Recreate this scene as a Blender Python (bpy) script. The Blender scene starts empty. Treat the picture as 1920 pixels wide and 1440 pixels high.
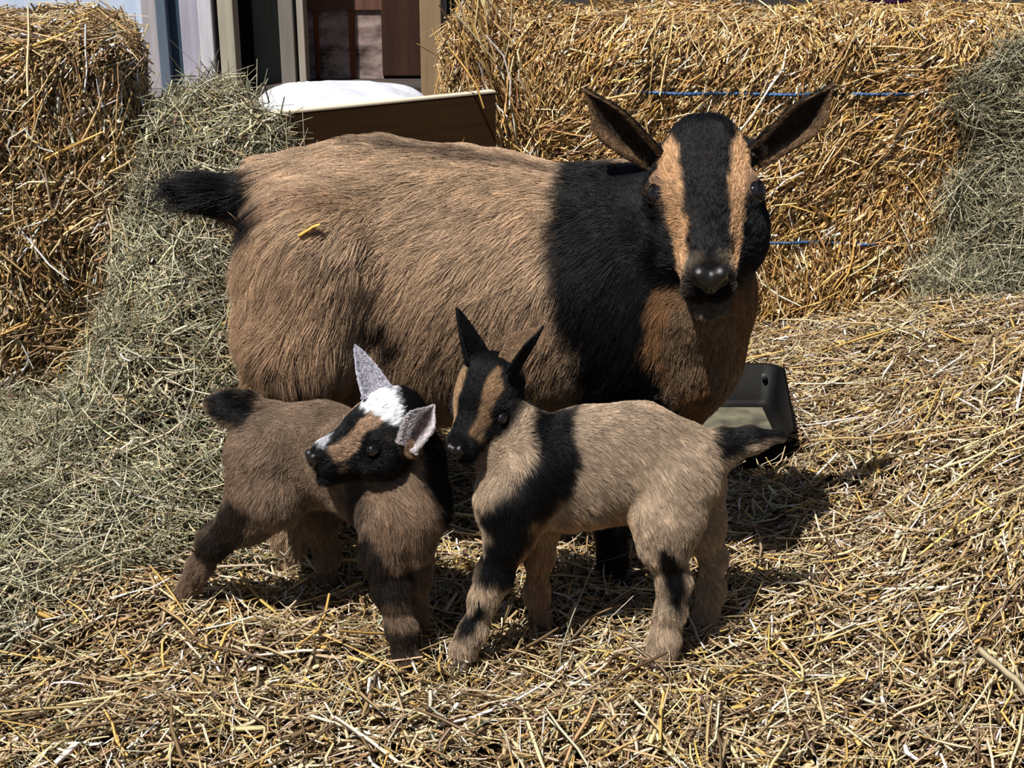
import bpy, math, random
import numpy as np
from mathutils import Vector, kdtree

SC = bpy.context.scene
COL = SC.collection
RNG = np.random.default_rng(7)
PI = math.pi

# ------------------------------------------------------------------ camera
CAM = np.array([0.0, -1.21, 0.73]); PITCH = math.radians(20.0); FPX = 2637.0
cd = bpy.data.cameras.new('camera'); cam = bpy.data.objects.new('camera', cd); COL.objects.link(cam)
cam.location = CAM; cam.rotation_euler = (PI / 2 - PITCH, 0, 0)
cd.sensor_width = 36.0; cd.lens = 36.0 * FPX / 1920.0; cd.clip_start = 0.02; cd.clip_end = 200
SC.camera = cam

# ------------------------------------------------------------------ light
SUN_DIR = Vector((-0.30, -0.42, 0.90)).normalized()      # towards the sun
w = bpy.data.worlds.new('world'); SC.world = w; w.use_nodes = True
nt = w.node_tree; bg = nt.nodes['Background']
sky = nt.nodes.new('ShaderNodeTexSky'); sky.sky_type = 'NISHITA'; sky.sun_disc = False
sky.sun_elevation = math.asin(SUN_DIR.z); sky.sun_rotation = math.atan2(SUN_DIR.x, SUN_DIR.y)
nt.links.new(sky.outputs[0], bg.inputs[0]); bg.inputs[1].default_value = 0.047
sl = bpy.data.lights.new('sun', 'SUN'); sl.energy = 6.4; sl.angle = math.radians(0.6); sl.color = (1.0, 0.95, 0.87)
so = bpy.data.objects.new('sun', sl); COL.objects.link(so); so.location = (-2, -3, 5)
so.rotation_euler = SUN_DIR.to_track_quat('Z', 'Y').to_euler()
SC.view_settings.view_transform = 'Standard'; SC.view_settings.look = 'None'
SC.view_settings.exposure = 0.12; SC.view_settings.gamma = 1.0; SC.view_settings.use_curve_mapping = False
SC.cycles.max_bounces = 5; SC.cycles.diffuse_bounces = 3; SC.cycles.glossy_bounces = 2
SC.cycles.transparent_max_bounces = 6; SC.cycles.caustics_reflective = False

# ------------------------------------------------------------------ helpers
def P(px, py, y):
    """The point of the place that the photograph shows at (px, py), at depth y."""
    cp, sp = math.cos(PITCH), math.sin(PITCH)
    a = (px - 960) / FPX; b = -(py - 720) / FPX
    d = np.array([a, cp + b * sp, -sp + b * cp])
    return CAM + d * ((y - CAM[1]) / d[1])
def ppm(p):
    """pixels per metre at a point"""
    q = np.asarray(p) - CAM
    return FPX / (q[1] * math.cos(PITCH) - q[2] * math.sin(PITCH))
def proj(v):
    q = v - CAM; cp, sp = math.cos(PITCH), math.sin(PITCH)
    z = q[:, 1] * cp - q[:, 2] * sp; u = q[:, 1] * sp + q[:, 2] * cp
    return 960 + FPX * q[:, 0] / z, 720 - FPX * u / z
def unit(v): v = np.asarray(v, float); return v / (np.linalg.norm(v, axis=-1, keepdims=True) + 1e-12)
def sstep(a, b, x): t = np.clip((x - a) / (b - a), 0, 1); return t * t * (3 - 2 * t)
def lin(r, g, b):
    """sRGB 0-255 to linear"""
    f = lambda c: (c / 255 / 12.92) if c <= 10 else ((c / 255 + 0.055) / 1.055) ** 2.4
    return np.array([f(r), f(g), f(b)])
def noise(p, s, seed=0):
    """value noise in -1..1"""
    q = np.asarray(p, float) / s + 37.1 + seed * 13.7
    i = np.floor(q).astype(np.int64); f = q - i; f = f * f * (3 - 2 * f)
    def h(dx, dy, dz):
        n = (i[..., 0] + dx) * 73856093 ^ (i[..., 1] + dy) * 19349663 ^ (i[..., 2] + dz) * 83492791 ^ (seed * 2654435)
        n = (n ^ (n >> 13)) * 1274126177 & 0x7fffffff
        return ((n ^ (n >> 11)) & 0xffff) / 32767.5 - 1
    x, y, z = f[..., 0], f[..., 1], f[..., 2]
    L = lambda a, b, t: a + (b - a) * t
    return L(L(L(h(0,0,0), h(1,0,0), x), L(h(0,1,0), h(1,1,0), x), y), L(L(h(0,0,1), h(1,0,1), x), L(h(0,1,1), h(1,1,1), x), y), z)
def vnoise(p, s, seed=0): return np.stack([noise(p, s, seed + k) for k in (11, 23, 37)], -1)

def mesh_obj(name, V, F4, mats, parent=None, col=None, smooth=True, mat_idx=None, F3=None):
    me = bpy.data.meshes.new(name)
    V = np.asarray(V, np.float32); n4 = 0 if F4 is None else len(F4); n3 = 0 if F3 is None else len(F3)
    me.vertices.add(len(V)); me.vertices.foreach_set('co', V.ravel())
    loops = []
    if n4: loops.append(np.asarray(F4).ravel())
    if n3: loops.append(np.asarray(F3).ravel())
    loops = np.concatenate(loops).astype(np.int32)
    me.loops.add(len(loops)); me.loops.foreach_set('vertex_index', loops)
    me.polygons.add(n4 + n3)
    st = np.concatenate([np.arange(n4) * 4, n4 * 4 + np.arange(n3) * 3]).astype(np.int32)
    me.polygons.foreach_set('loop_start', st)
    me.update(calc_edges=True); me.validate()
    if smooth: me.polygons.foreach_set('use_smooth', np.ones(len(me.polygons), bool))
    if mat_idx is not None: me.polygons.foreach_set('material_index', mat_idx.astype(np.int32))
    for m in (mats if isinstance(mats, (list, tuple)) else [mats]): me.materials.append(m)
    if col is not None:
        a = me.attributes.new('col', 'FLOAT_COLOR', 'POINT')
        a.data.foreach_set('color', np.concatenate([col, np.ones((len(col), 1))], 1).astype(np.float32).ravel())
    o = bpy.data.objects.new(name, me); COL.objects.link(o)
    if parent: o.parent = parent
    return o
def tag(o, label=None, cat=None, group=None, kind=None):
    if label: o['label'] = label
    if cat: o['category'] = cat
    if group: o['group'] = group
    if kind: o['kind'] = kind
    return o

def mat(name, color=None, rough=0.6, spec=0.4, attr=None, bump=None, metallic=0.0, vary=None, sheen=0.0):
    m = bpy.data.materials.new(name); m.use_nodes = True; n = m.node_tree.nodes; L = m.node_tree.links
    b = n['Principled BSDF']; b.inputs['Roughness'].default_value = rough
    b.inputs['Specular IOR Level'].default_value = spec; b.inputs['Metallic'].default_value = metallic
    if sheen: b.inputs['Sheen Weight'].default_value = sheen
    if attr:
        a = n.new('ShaderNodeAttribute'); a.attribute_name = attr; L.new(a.outputs['Color'], b.inputs['Base Color'])
    elif vary:
        c2, scale, stretch = vary
        tc = n.new('ShaderNodeTexCoord'); mp = n.new('ShaderNodeMapping'); mp.inputs['Scale'].default_value = stretch
        nz = n.new('ShaderNodeTexNoise'); nz.inputs['Scale'].default_value = scale; nz.inputs['Detail'].default_value = 6
        rp = n.new('ShaderNodeMix'); rp.data_type = 'RGBA'
        L.new(tc.outputs['Object'], mp.inputs[0]); L.new(mp.outputs[0], nz.inputs['Vector'])
        mr = n.new('ShaderNodeMapRange'); mr.inputs[1].default_value = 0.35; mr.inputs[2].default_value = 0.68
        L.new(nz.outputs[0], mr.inputs[0]); L.new(mr.outputs[0], rp.inputs[0])
        rp.inputs[6].default_value = (*color, 1); rp.inputs[7].default_value = (*c2, 1); L.new(rp.outputs[2], b.inputs['Base Color'])
    else: b.inputs['Base Color'].default_value = (*color, 1)
    if bump:
        sc, st, dist = bump
        nz = n.new('ShaderNodeTexNoise'); nz.inputs['Scale'].default_value = sc; nz.inputs['Detail'].default_value = 5
        tc = n.new('ShaderNodeTexCoord'); L.new(tc.outputs['Object'], nz.inputs['Vector'])
        bp = n.new('ShaderNodeBump'); bp.inputs['Strength'].default_value = st; bp.inputs['Distance'].default_value = dist
        L.new(nz.outputs[0], bp.inputs['Height']); L.new(bp.outputs[0], b.inputs['Normal'])
    return m

M_STRAW = mat('straw', attr='col', rough=0.42, spec=0.45)
M_HAY = mat('hay', attr='col', rough=0.6, spec=0.25)
M_CORE = mat('straw_gap_shade', lin(58, 42, 26), rough=0.95, spec=0.05, vary=(lin(34, 25, 16), 60, (1, 1, 1)), bump=(150, 1.0, 0.01))  # dark base under the stalks; shade of the gaps put into its colour
M_SKIN = mat('hide', attr='col', rough=0.85, spec=0.06)
M_FUR = mat('fur', attr='col', rough=0.45, spec=0.22)
M_EYE = mat('eye', lin(16, 12, 12), rough=0.06, spec=0.8)
M_HOOF = mat('hoof', lin(70, 55, 42), rough=0.5, spec=0.3, vary=(lin(40, 32, 26), 120, (1, 1, 1)))
M_NOSE = mat('nose', lin(22, 20, 22), rough=0.35, spec=0.5, bump=(900, 0.4, 0.001))

# ------------------------------------------------------------------ blades of straw and hay
def strands(Pos, Dir, Nrm, length, width, bend, rng, seg=3, flat=0.45):
    """Tapered three-sided stalks lying along Dir; returns vertices and quads."""
    n = len(Pos); k = seg + 1
    Dir = unit(Dir); S = unit(np.cross(Dir, Nrm)); U = unit(np.cross(S, Dir))
    s = np.linspace(-0.5, 0.5, k)
    ang = rng.uniform(0, 2 * PI, n); B = np.cos(ang)[:, None] * S + np.sin(ang)[:, None] * U * 0.5
    roll = rng.normal(0, 0.6, n)[:, None]
    S2 = S * np.cos(roll) + U * np.sin(roll); U2 = -S * np.sin(roll) + U * np.cos(roll)
    wp = rng.uniform(0.5, 1.0, (n, 2)); kink = rng.normal(0, 1, (n, k, 1)) * (0.015 + .16 * bend[:, None, None]) * length[:, None, None]
    c = Pos[:, None, :] + Dir[:, None, :] * (s[None, :, None] * length[:, None, None]) \
        + B[:, None, :] * ((s ** 2 * 4)[None, :, None] * (bend * length)[:, None, None]) + kink * S[:, None, :]
    prof = np.ones((n, k)); prof[:, 0] = wp[:, 0]; prof[:, -1] = wp[:, 1]
    hw = (width[:, None] * prof * 0.5)[:, :, None]
    V = np.stack([c - S2[:, None] * hw, c + S2[:, None] * hw, c + U2[:, None] * hw * 2 * flat], 2).reshape(-1, 3)
    base = (np.arange(n) * k * 3)[:, None, None]
    r = (np.arange(seg) * 3)[None, :, None]; j = np.arange(3)[None, None, :]; j2 = (j + 1) % 3
    F = np.stack([base + r + j, base + r + j2, base + r + 3 + j2, base + r + 3 + j], -1).reshape(-1, 4)
    return V, F, k * 3
STRAW_PAL = np.array([lin(204,184,136), lin(170,146,102), lin(222,208,172), lin(136,112,80), lin(206,172,96), lin(96,76,54), lin(238,232,214), lin(186,166,132)])
STRAW_PAL = STRAW_PAL * np.array([.90, .89, .97])
STRAW_W = np.array([.20, .19, .13, .16, .10, .10, .05, .07]); STRAW_W /= STRAW_W.sum()
BALE_PAL = np.array([lin(206,174,122), lin(172,136,86), lin(226,204,162), lin(144,110,68), lin(206,166,92), lin(104,78,50), lin(244,238,224), lin(194,162,114)])
HAY_PAL = np.array([lin(158,156,124), lin(118,116,86), lin(190,186,152), lin(84,82,58), lin(202,192,146), lin(140,130,98)])
HAY_PAL = HAY_PAL * np.array([.98, .97, 1.12])
HAY_W = np.array([.24, .20, .20, .16, .10, .10])
def pal(P_, W_, n, rng, var=0.20):
    c = P_[rng.choice(len(P_), n, p=W_)]
    return c * np.exp(rng.normal(0, var, (n, 1))) * np.exp(rng.normal(0, 0.04, (n, 3)))

class Heap:
    def __init__(s): s.V = []; s.F = []; s.C = []; s.M = []; s.n = 0
    def add(s, V, F, C, m=0):
        s.V.append(V); s.F.append(F + s.n); s.C.append(C); s.M.append(np.full(len(F), m)); s.n += len(V)
    def stalks(s, Pos, Dir, Nrm, length, width, bend, rng, colr, seg=3, flat=.45, m=0):
        V, F, k = strands(Pos, Dir, Nrm, length, width, bend, rng, seg, flat)
        s.add(V, F, np.repeat(colr, k, 0), m)
    def build(s, name, mats, parent=None):
        return mesh_obj(name, np.concatenate(s.V), np.concatenate(s.F), mats, parent, col=np.concatenate(s.C), smooth=False, mat_idx=np.concatenate(s.M))

# ------------------------------------------------------------------ lie of the ground
def G(x, y, cx, cy, a, rx, ry): return a * np.exp(-((x - cx) / rx) ** 2 - ((y - cy) / ry) ** 2)
def H(x, y):
    p = np.stack([x, y, np.zeros_like(x)], -1)
    h = noise(p, 0.16, 3) * 0.009 + noise(p, 0.06, 4) * 0.006 + noise(p, 0.025, 14) * 0.0035
    h = h + G(x, y, -0.42, 0.80, 0.40, 0.17, 0.26) * (1 - .75 * sstep(-.54, -.62, x) * sstep(.40, .60, y)) + G(x, y, -0.30, 0.70, 0.07, 0.08, 0.10) + G(x, y, -0.53, 0.86, 0.10, 0.06, 0.16) + G(x, y, -0.33, 0.52, 0.10, 0.18, 0.24) + G(x, y, -0.60, 0.30, 0.05, 0.25, 0.22)
    h = h + G(x, y, 0.84, 0.42, 0.22, 0.30, 0.42) + G(x, y, 0.60, -0.12, 0.15, 0.16, 0.28) + G(x, y, 0.66, 0.86, 0.05, 0.25, 0.16)
    h = h + noise(p, 0.11, 44) * .022 * sstep(-.15, -.35, x) * sstep(.15, .4, y)
    h = h + G(x, y, -0.20, -0.005, 0.026, 0.10, 0.03) + G(x, y, -0.37, 0.07, 0.022, 0.12, 0.05) + G(x, y, -0.1, -0.12, 0.015, 0.3, 0.06)
    return h
def Hn(x, y):
    e = 0.01
    return unit(np.stack([-(H(x + e, y) - H(x - e, y)) / (2 * e), -(H(x, y + e) - H(x, y - e)) / (2 * e), np.ones_like(x)], -1))
def haymask(x, y):
    """1 where grey-green hay covers the bedding"""
    p = np.stack([x, y, 0 * x], -1)
    edge = -0.17 - 0.36 * sstep(0.30, -0.08, y)
    return sstep(0.06, -0.10, x - edge + noise(p, 0.1, 9) * 0.08)

def ground_bedding():
    xs = np.arange(-1.25, 1.26, 0.02); ys = np.arange(-0.45, 1.65, 0.02)
    X, Y = np.meshgrid(xs, ys, indexing='ij'); Z = H(X, Y) - 0.020
    V = np.stack([X, Y, Z], -1).reshape(-1, 3); ny = len(ys)
    i, j = np.meshgrid(np.arange(len(xs) - 1), np.arange(ny - 1), indexing='ij'); a = (i * ny + j).ravel()
    F = np.stack([a, a + ny, a + ny + 1, a + 1], -1)
    hp = Heap(); hp.add(V, F, np.ones_like(V) * lin(80, 58, 34), 1)
    rng = np.random.default_rng(11)
    def lay(n, l0, l1, w0, w1, zlo, zhi, tilt, bendv, keep, xr=(-1.0, 1.1), yr=(-0.42, 1.25)):
        n = int(n * 1.16); x = rng.uniform(*xr, n); y = rng.uniform(*yr, n)
        # thin out what lies far behind the animals
        k = (keep(x, y) > rng.random(n)) & (np.abs(x) < 0.66 + (y + 0.2) * 0.48) & ~((x > 0.20) & (x < 0.385) & (y > 0.455) & (y < 0.60))
        x, y = x[k], y[k]; n = len(x)
        N = Hn(x, y); p = np.stack([x, y, 0 * x], -1)
        z = H(x, y) + rng.uniform(zlo, zhi, n) + noise(p, .02, 31) * .010 * haymask(x, y)
        az = rng.uniform(0, 2 * PI, n) * 0.62 + noise(p, 0.12, 5) * 1.6
        T = np.stack([np.cos(az), np.sin(az), 0 * az], -1); T = unit(T - N * (T * N).sum(-1, keepdims=True))
        T = unit(T + N * rng.normal(0, tilt, n)[:, None])
        L = rng.uniform(l0, l1, n) ; W = rng.uniform(w0, w1, n)
        B = np.abs(rng.normal(0, bendv, n)) + 1e-4
        return np.stack([x, y, z], -1), T, N, L, W, B
    straw = lambda x, y: 1 - 0.85 * haymask(x, y)
    for a in ((38000, .010, .040, .0014, .0034, -.018, .008, .42, .10, straw), (15000, .03, .07, .0016, .0036, -.010, .012, .28, .10, straw),
              (1300, .07, .13, .0022, .0044, .002, .018, .14, .05, straw), (30000, .006, .018, .001, .0024, -.010, .008, .6, .04, straw)):
        q = lay(*a); n = len(q[0]); hp.stalks(*q, rng, pal(STRAW_PAL, STRAW_W, n, rng))
    q = lay(22000, .008, .032, .0028, .0062, -.010, .010, .45, .08, straw); n = len(q[0]); hp.stalks(*q, rng, pal(STRAW_PAL, STRAW_W, n, rng) * 1.05, seg=2, flat=.10)     # flat leaf scraps
    # fine wisps among the straw
    q = lay(18000, .02, .08, .0006, .0013, -.004, .014, .35, .18, lambda x, y: 0.8 + 0 * x); hp.stalks(*q, rng, pal(STRAW_PAL, STRAW_W, len(q[0]), rng), seg=4)
    o = hp.build('straw_bedding', [M_STRAW, M_CORE]); tag(o, 'golden straw bedding strewn over the ground of the pen under the goats', 'straw', kind='stuff')
    # the hay
    hh = Heap()
    for n, l0, l1, w0, w1, zlo, zhi, tl, bd in ((36000, .02, .08, .0009, .0022, -.026, .010, .5, .2), (17000, .05, .13, .0010, .0024, -.008, .026, .5, .28), (5000, .03, .10, .0022, .0040, -.01, .018, .35, .10), (9000, .008, .03, .0025, .005, -.012, .012, .5, .1)):
        q = lay(n, l0, l1, w0, w1, zlo, zhi, tl, bd, lambda x, y: haymask(x, y) + 0.02, xr=(-1.0, 0.1))
        hh.stalks(*q, rng, pal(HAY_PAL, HAY_W, len(q[0]), rng, .2), seg=4)
    o = hh.build('hay_pile', [M_HAY]); tag(o, 'grey-green loose hay heaped between the left bale and the brown board', 'hay', kind='stuff')
ground_bedding()

def hay_clump():
    """grey-green hay slumped against the right end of the big bale"""
    rng = np.random.default_rng(5); hp = Heap()
    n = 24000
    th = rng.uniform(0, 2 * PI, n); cz = rng.uniform(-1, 1, n); r = np.cbrt(rng.uniform(.25, 1.0, n)) + np.abs(rng.normal(0, .12, n))
    d = np.stack([np.sqrt(1 - cz ** 2) * np.cos(th), np.sqrt(1 - cz ** 2) * np.sin(th), cz], -1)
    C3 = np.array([P(1925, 175, 1.06), P(1945, 420, .99), P(1880, 300, 1.06), P(1900, 540, .92)]); S3 = np.array([[.11, .06, .07], [.12, .09, .11], [.045, .04, .10], [.12, .10, .05]])
    k = rng.choice(4, n, p=[.30, .36, .12, .22])
    Pos = C3[k] + d * S3[k] * r[:, None] * (1 + noise(d * 1.0 + k[:, None] * 5, .35, 2)[:, None] * .45)
    az = rng.normal(.5, 1.0, n) ; T = np.stack([np.cos(az), rng.normal(0, .5, n), np.sin(az)], -1)
    T = unit(T - d * (T * d).sum(-1, keepdims=True) * .6 + rng.normal(0, .25, (n, 3)))
    hp.stalks(Pos, T, d, rng.uniform(.03, .12, n), rng.uniform(.0009, .0022, n), np.abs(rng.normal(0, .20, n)), rng, pal(HAY_PAL, HAY_W, n, rng, .25), seg=4)
    o = hp.build('hay_clump', [M_HAY]); tag(o, 'grey-green clump of hay hanging over the right end of the twine-bound bale', 'hay', kind='stuff')
hay_clump()

# ------------------------------------------------------------------ bales
def bale(name, label, c, size, rz, n, seed, faces, angle0=1.2, spread=0.9, tint=(1, 1, 1), roundness=0.05):
    rng = np.random.default_rng(seed); hp = Heap()
    c = np.array(c); sx, sy, sz = np.array(size) / 2
    R = np.array([[math.cos(rz), -math.sin(rz), 0], [math.sin(rz), math.cos(rz), 0], [0, 0, 1]])
    def disp(q, N):
        """rounded, lumpy face with flakes"""
        e = np.array([sx, sy, sz]); t = np.clip((np.abs(q) / e - (1 - roundness / e)) / (roundness / e), 0, 1)
        t2 = np.sort(t, -1); near = t2[..., 1]
        return q - N * (near ** 2 * roundness * .55)[..., None] + N * (noise(q, .11, seed) * .014 + noise(q * [1, .3, .2], .035, seed + 1) * .007 + noise(q, .03, seed + 2) * .005)[..., None]
    for ax, sg in ((0, 1), (0, -1), (1, 1), (1, -1), (2, 1), (2, -1)):
        u, v = [a for a in range(3) if a != ax]; e = np.array([sx, sy, sz])
        nu, nv = int(e[u] * 2 / .02) + 2, int(e[v] * 2 / .02) + 2
        A, B = np.meshgrid(np.linspace(-e[u], e[u], nu), np.linspace(-e[v], e[v], nv), indexing='ij')
        q = np.zeros((nu * nv, 3)); q[:, u] = A.ravel(); q[:, v] = B.ravel(); q[:, ax] = sg * e[ax]
        # one shared displacement so that the six sides stay closed
        ctr = np.clip(q, -(e - .06), e - .06); N = unit(q - ctr); q = ctr + N * .048 + N * (noise(q, .11, seed) * .012)[:, None]
        i, j = np.meshgrid(np.arange(nu - 1), np.arange(nv - 1), indexing='ij'); a = (i * nv + j).ravel()
        F = np.stack([a, a + nv, a + nv + 1, a + 1], -1)
        if (sg > 0) == (ax == 1): F = F[:, ::-1]
        hp.add(q @ R.T + c, F, np.ones_like(q) * lin(80, 58, 34), 1)
    for (ax, sg, frac) in faces:
        e = np.array([sx, sy, sz]); u, v = [a for a in range(3) if a != ax]
        for (m, l0, l1, w0, w1, lo, hi, tilt) in ((.50, .012, .045, .0016, .0038, -.020, .004, .42), (.16, .03, .065, .0016, .0036, -.010, .008, .30), (.02, .07, .14, .002, .004, .0, .012, .14), (.30, .006, .018, .0012, .003, -.012, .008, .8), (.40, .008, .026, .003, .0062, -.012, .006, .45)):
            k = int(n * frac * m); q = np.zeros((k, 3)); q[:, u] = rng.uniform(-e[u], e[u], k); q[:, v] = rng.uniform(-e[v], e[v], k); q[:, ax] = sg * e[ax]
            ctr = np.clip(q, -(e - .06), e - .06); N = unit(q - ctr)
            q = ctr + N * .06 + N * (noise(q, .11, seed) * .012 + noise(q * [1, .3, .25], .03, seed + 1) * .008)[:, None] + N * rng.uniform(lo, hi, k)[:, None]
            a = angle0 + noise(q, .10, seed + 5) * spread * 1.3 + rng.normal(0, spread * .55, k)
            E1 = np.zeros((k, 3)); E1[:, u] = 1; E2 = np.zeros((k, 3)); E2[:, v] = 1
            T = E1 * np.cos(a)[:, None] + E2 * np.sin(a)[:, None]; T = unit(T - N * (T * N).sum(-1, keepdims=True))
            T = unit(T + N * rng.normal(0, tilt, k)[:, None])
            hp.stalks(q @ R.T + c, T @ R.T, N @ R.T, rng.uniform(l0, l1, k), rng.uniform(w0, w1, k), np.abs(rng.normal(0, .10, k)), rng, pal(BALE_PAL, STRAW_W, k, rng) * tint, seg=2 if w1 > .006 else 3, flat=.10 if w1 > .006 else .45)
    return hp, R, c
def finish(hp, name, label):
    o = hp.build(name, [M_STRAW, M_CORE]); tag(o, label, 'straw bale'); return o
def tube(name, pts, r, m, parent=None, sides=8, twist=0.0):
    pts = np.asarray(pts, float); n = len(pts); t = unit(np.gradient(pts, axis=0))
    up = np.array([0, 0, 1.0]); s = unit(np.cross(t, up) + 1e-6); u = np.cross(s, t)
    rr = np.broadcast_to(np.asarray(r, float), (n,)) 
    a = np.arange(sides) * 2 * PI / sides
    aa = a[None, :] + (np.arange(n) * twist)[:, None]; lob = 1 + (0.25 * np.cos(3 * a)[None, :] if twist else 0)
    V = pts[:, None] + (s[:, None] * np.cos(aa)[..., None] + u[:, None] * np.sin(aa)[..., None]) * (rr[:, None] * lob)[..., None]
    i, j = np.meshgrid(np.arange(n - 1), np.arange(sides), indexing='ij'); b = i * sides + j; b2 = i * sides + (j + 1) % sides
    F = np.stack([b, b2, b2 + sides, b + sides], -1).reshape(-1, 4)
    return mesh_obj(name, V.reshape(-1, 3), F, m, parent)

M_TWINE = mat('blue_twine', lin(58, 104, 160), rough=0.5, vary=(lin(24, 44, 76), 60, (1, 1, 1)))
# big bale at the back right, front face near y = 1.06
hp, R_, c_ = bale('straw_bale', '', (P(1440, 620, 1.06)[0], 1.27, 0.247), (1.08, 0.42, 0.505), math.radians(-2), 60000, 21, [(1, -1, .72), (2, 1, .2), (0, -1, .14)], angle0=1.1, spread=.8)
rng = np.random.default_rng(3)
# long stems fanning out of its upper left corner
k = 420; b0 = np.array([P(905, 140, 1.08)[0], 1.10, .36])
Q = b0 + rng.normal(0, 1, (k, 3)) * [.022, .05, .10]; T = unit(np.stack([rng.normal(-.32, .28, k), rng.normal(-.1, .2, k), rng.normal(1, .25, k)], -1))
hp.stalks(Q, T, np.tile([0, -1., 0], (k, 1)), rng.uniform(.05, .15, k), rng.uniform(.002, .004, k), np.abs(rng.normal(0, .07, k)), rng, pal(BALE_PAL, STRAW_W, k, rng))
bale_back = finish(hp, 'straw_bale', 'large golden straw bale bound with blue twine behind the adult goat')
def twine_line(py, x0, x1, name_z):
    xs = np.linspace(x0, x1, 260); z = P(1400, py, 1.05)[2]
    y = 1.054 + 0.006 * np.sin(xs * 40) + noise(np.stack([xs, xs * 0, xs * 0], -1), .05, 4) * .003 - (xs - P(1440, 620, 1.06)[0]) * math.tan(math.radians(2))
    zz = z + noise(np.stack([xs, xs * 0 + py, xs * 0], -1), .12, 6) * .002
    return np.stack([xs, y, zz], -1)
tube('twine', twine_line(176, P(1150, 176, 1.05)[0], P(1760, 176, 1.05)[0], 0) , .0026, M_TWINE, bale_back, sides=9, twist=.55)
tube('twine', twine_line(456, P(1380, 456, 1.05)[0], P(1760, 456, 1.05)[0], 0), .0022, M_TWINE, bale_back, sides=9, twist=.55)
# bale at the left
cx = P(70, 700, .62)[0]
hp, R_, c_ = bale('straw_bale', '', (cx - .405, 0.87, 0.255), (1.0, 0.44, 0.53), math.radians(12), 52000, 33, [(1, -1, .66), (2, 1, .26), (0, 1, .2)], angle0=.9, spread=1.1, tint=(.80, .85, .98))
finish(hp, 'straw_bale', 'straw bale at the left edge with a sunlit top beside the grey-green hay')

# ------------------------------------------------------------------ board, sack, feed tray
def rbox(name, c, size, m, parent=None, rz=0.0, bev=0.003, rx=0.0):
    import bmesh
    bm = bmesh.new(); bmesh.ops.create_cube(bm, size=1.0)
    for v in bm.verts: v.co = Vector((v.co.x * size[0], v.co.y * size[1], v.co.z * size[2]))
    if bev: bmesh.ops.bevel(bm, geom=bm.edges[:], offset=bev, segments=2, affect='EDGES', profile=.6)
    me = bpy.data.meshes.new(name); bm.to_mesh(me); bm.free(); me.materials.append(m)
    o = bpy.data.objects.new(name, me); COL.objects.link(o); o.location = c; o.rotation_euler = (rx, 0, rz)
    if parent: o.parent = parent
    return o
a = P(455, 245, .76); b = P(925, 168, 1.00); zt = .408
M_BOARD = mat('brown_board', lin(64, 44, 26), rough=.75, spec=.1, vary=(lin(52, 35, 20), 6, (1, 1, 14)))
M_EDGE = mat('cream_edge', lin(214, 200, 178), rough=.6)
mid = (a + b) / 2; ln = math.hypot(b[0] - a[0], b[1] - a[1]); rz = math.atan2(b[1] - a[1], b[0] - a[0])
bd = rbox('board', (mid[0], mid[1], zt / 2 + .01), (ln, .014, zt - .02), M_BOARD, rz=rz, bev=.001); tag(bd, 'dark brown board with a cream top edge standing behind the goat', 'board')
eg = rbox('edge_strip', (0, 0, (zt - .02) / 2 + .002), (ln, .0155, .0045), M_EDGE, parent=bd, bev=.0015)
eg['label'] = 'cream edge along the top of the board'

def sack():
    nu, nv = 90, 60
    th = np.linspace(0, 2 * PI, nu, endpoint=False); ph = np.linspace(-PI / 2, PI / 2, nv)
    A, B = np.meshgrid(th, ph, indexing='ij')
    sp = lambda t, e: np.sign(t) * np.abs(t) ** e
    x = sp(np.cos(B), .40) * sp(np.cos(A), .6); y = sp(np.cos(B), .55) * sp(np.sin(A), .6); z = sp(np.sin(B), .32)
    cx = (P(470, 200, 1.20)[0] + P(800, 200, 1.20)[0]) / 2; hw = (P(812, 200, 1.20)[0] - P(458, 200, 1.20)[0]) / 2 * 1.04
    q = np.stack([x * hw * (1 - .10 * sstep(.8, 1.0, z)), y * .17, z * .21], -1)
    zt = P(640, 163, 1.20)[2]
    pts = q.reshape(-1, 3); n = noise(pts, .12, 2) * .006 - np.abs(noise(pts * [.6, 1, 1.2] + pts[:, ::-1] * .5, .05, 8)) * .013
    pts = pts + unit(pts) * n[:, None] + [cx, 1.22, zt - .21]
    i, j = np.meshgrid(np.arange(nu), np.arange(nv - 1), indexing='ij'); i2 = (i + 1) % nu
    F = np.stack([i * nv + j, i2 * nv + j, i2 * nv + j + 1, i * nv + j + 1], -1).reshape(-1, 4)
    m = mat('white_cloth', lin(186, 190, 202), rough=.8, spec=.15, bump=(60, .35, .01))
    o = mesh_obj('sack', pts, F, m); tag(o, 'plump white cloth sack lying behind the brown board', 'sack')
sack()

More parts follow.
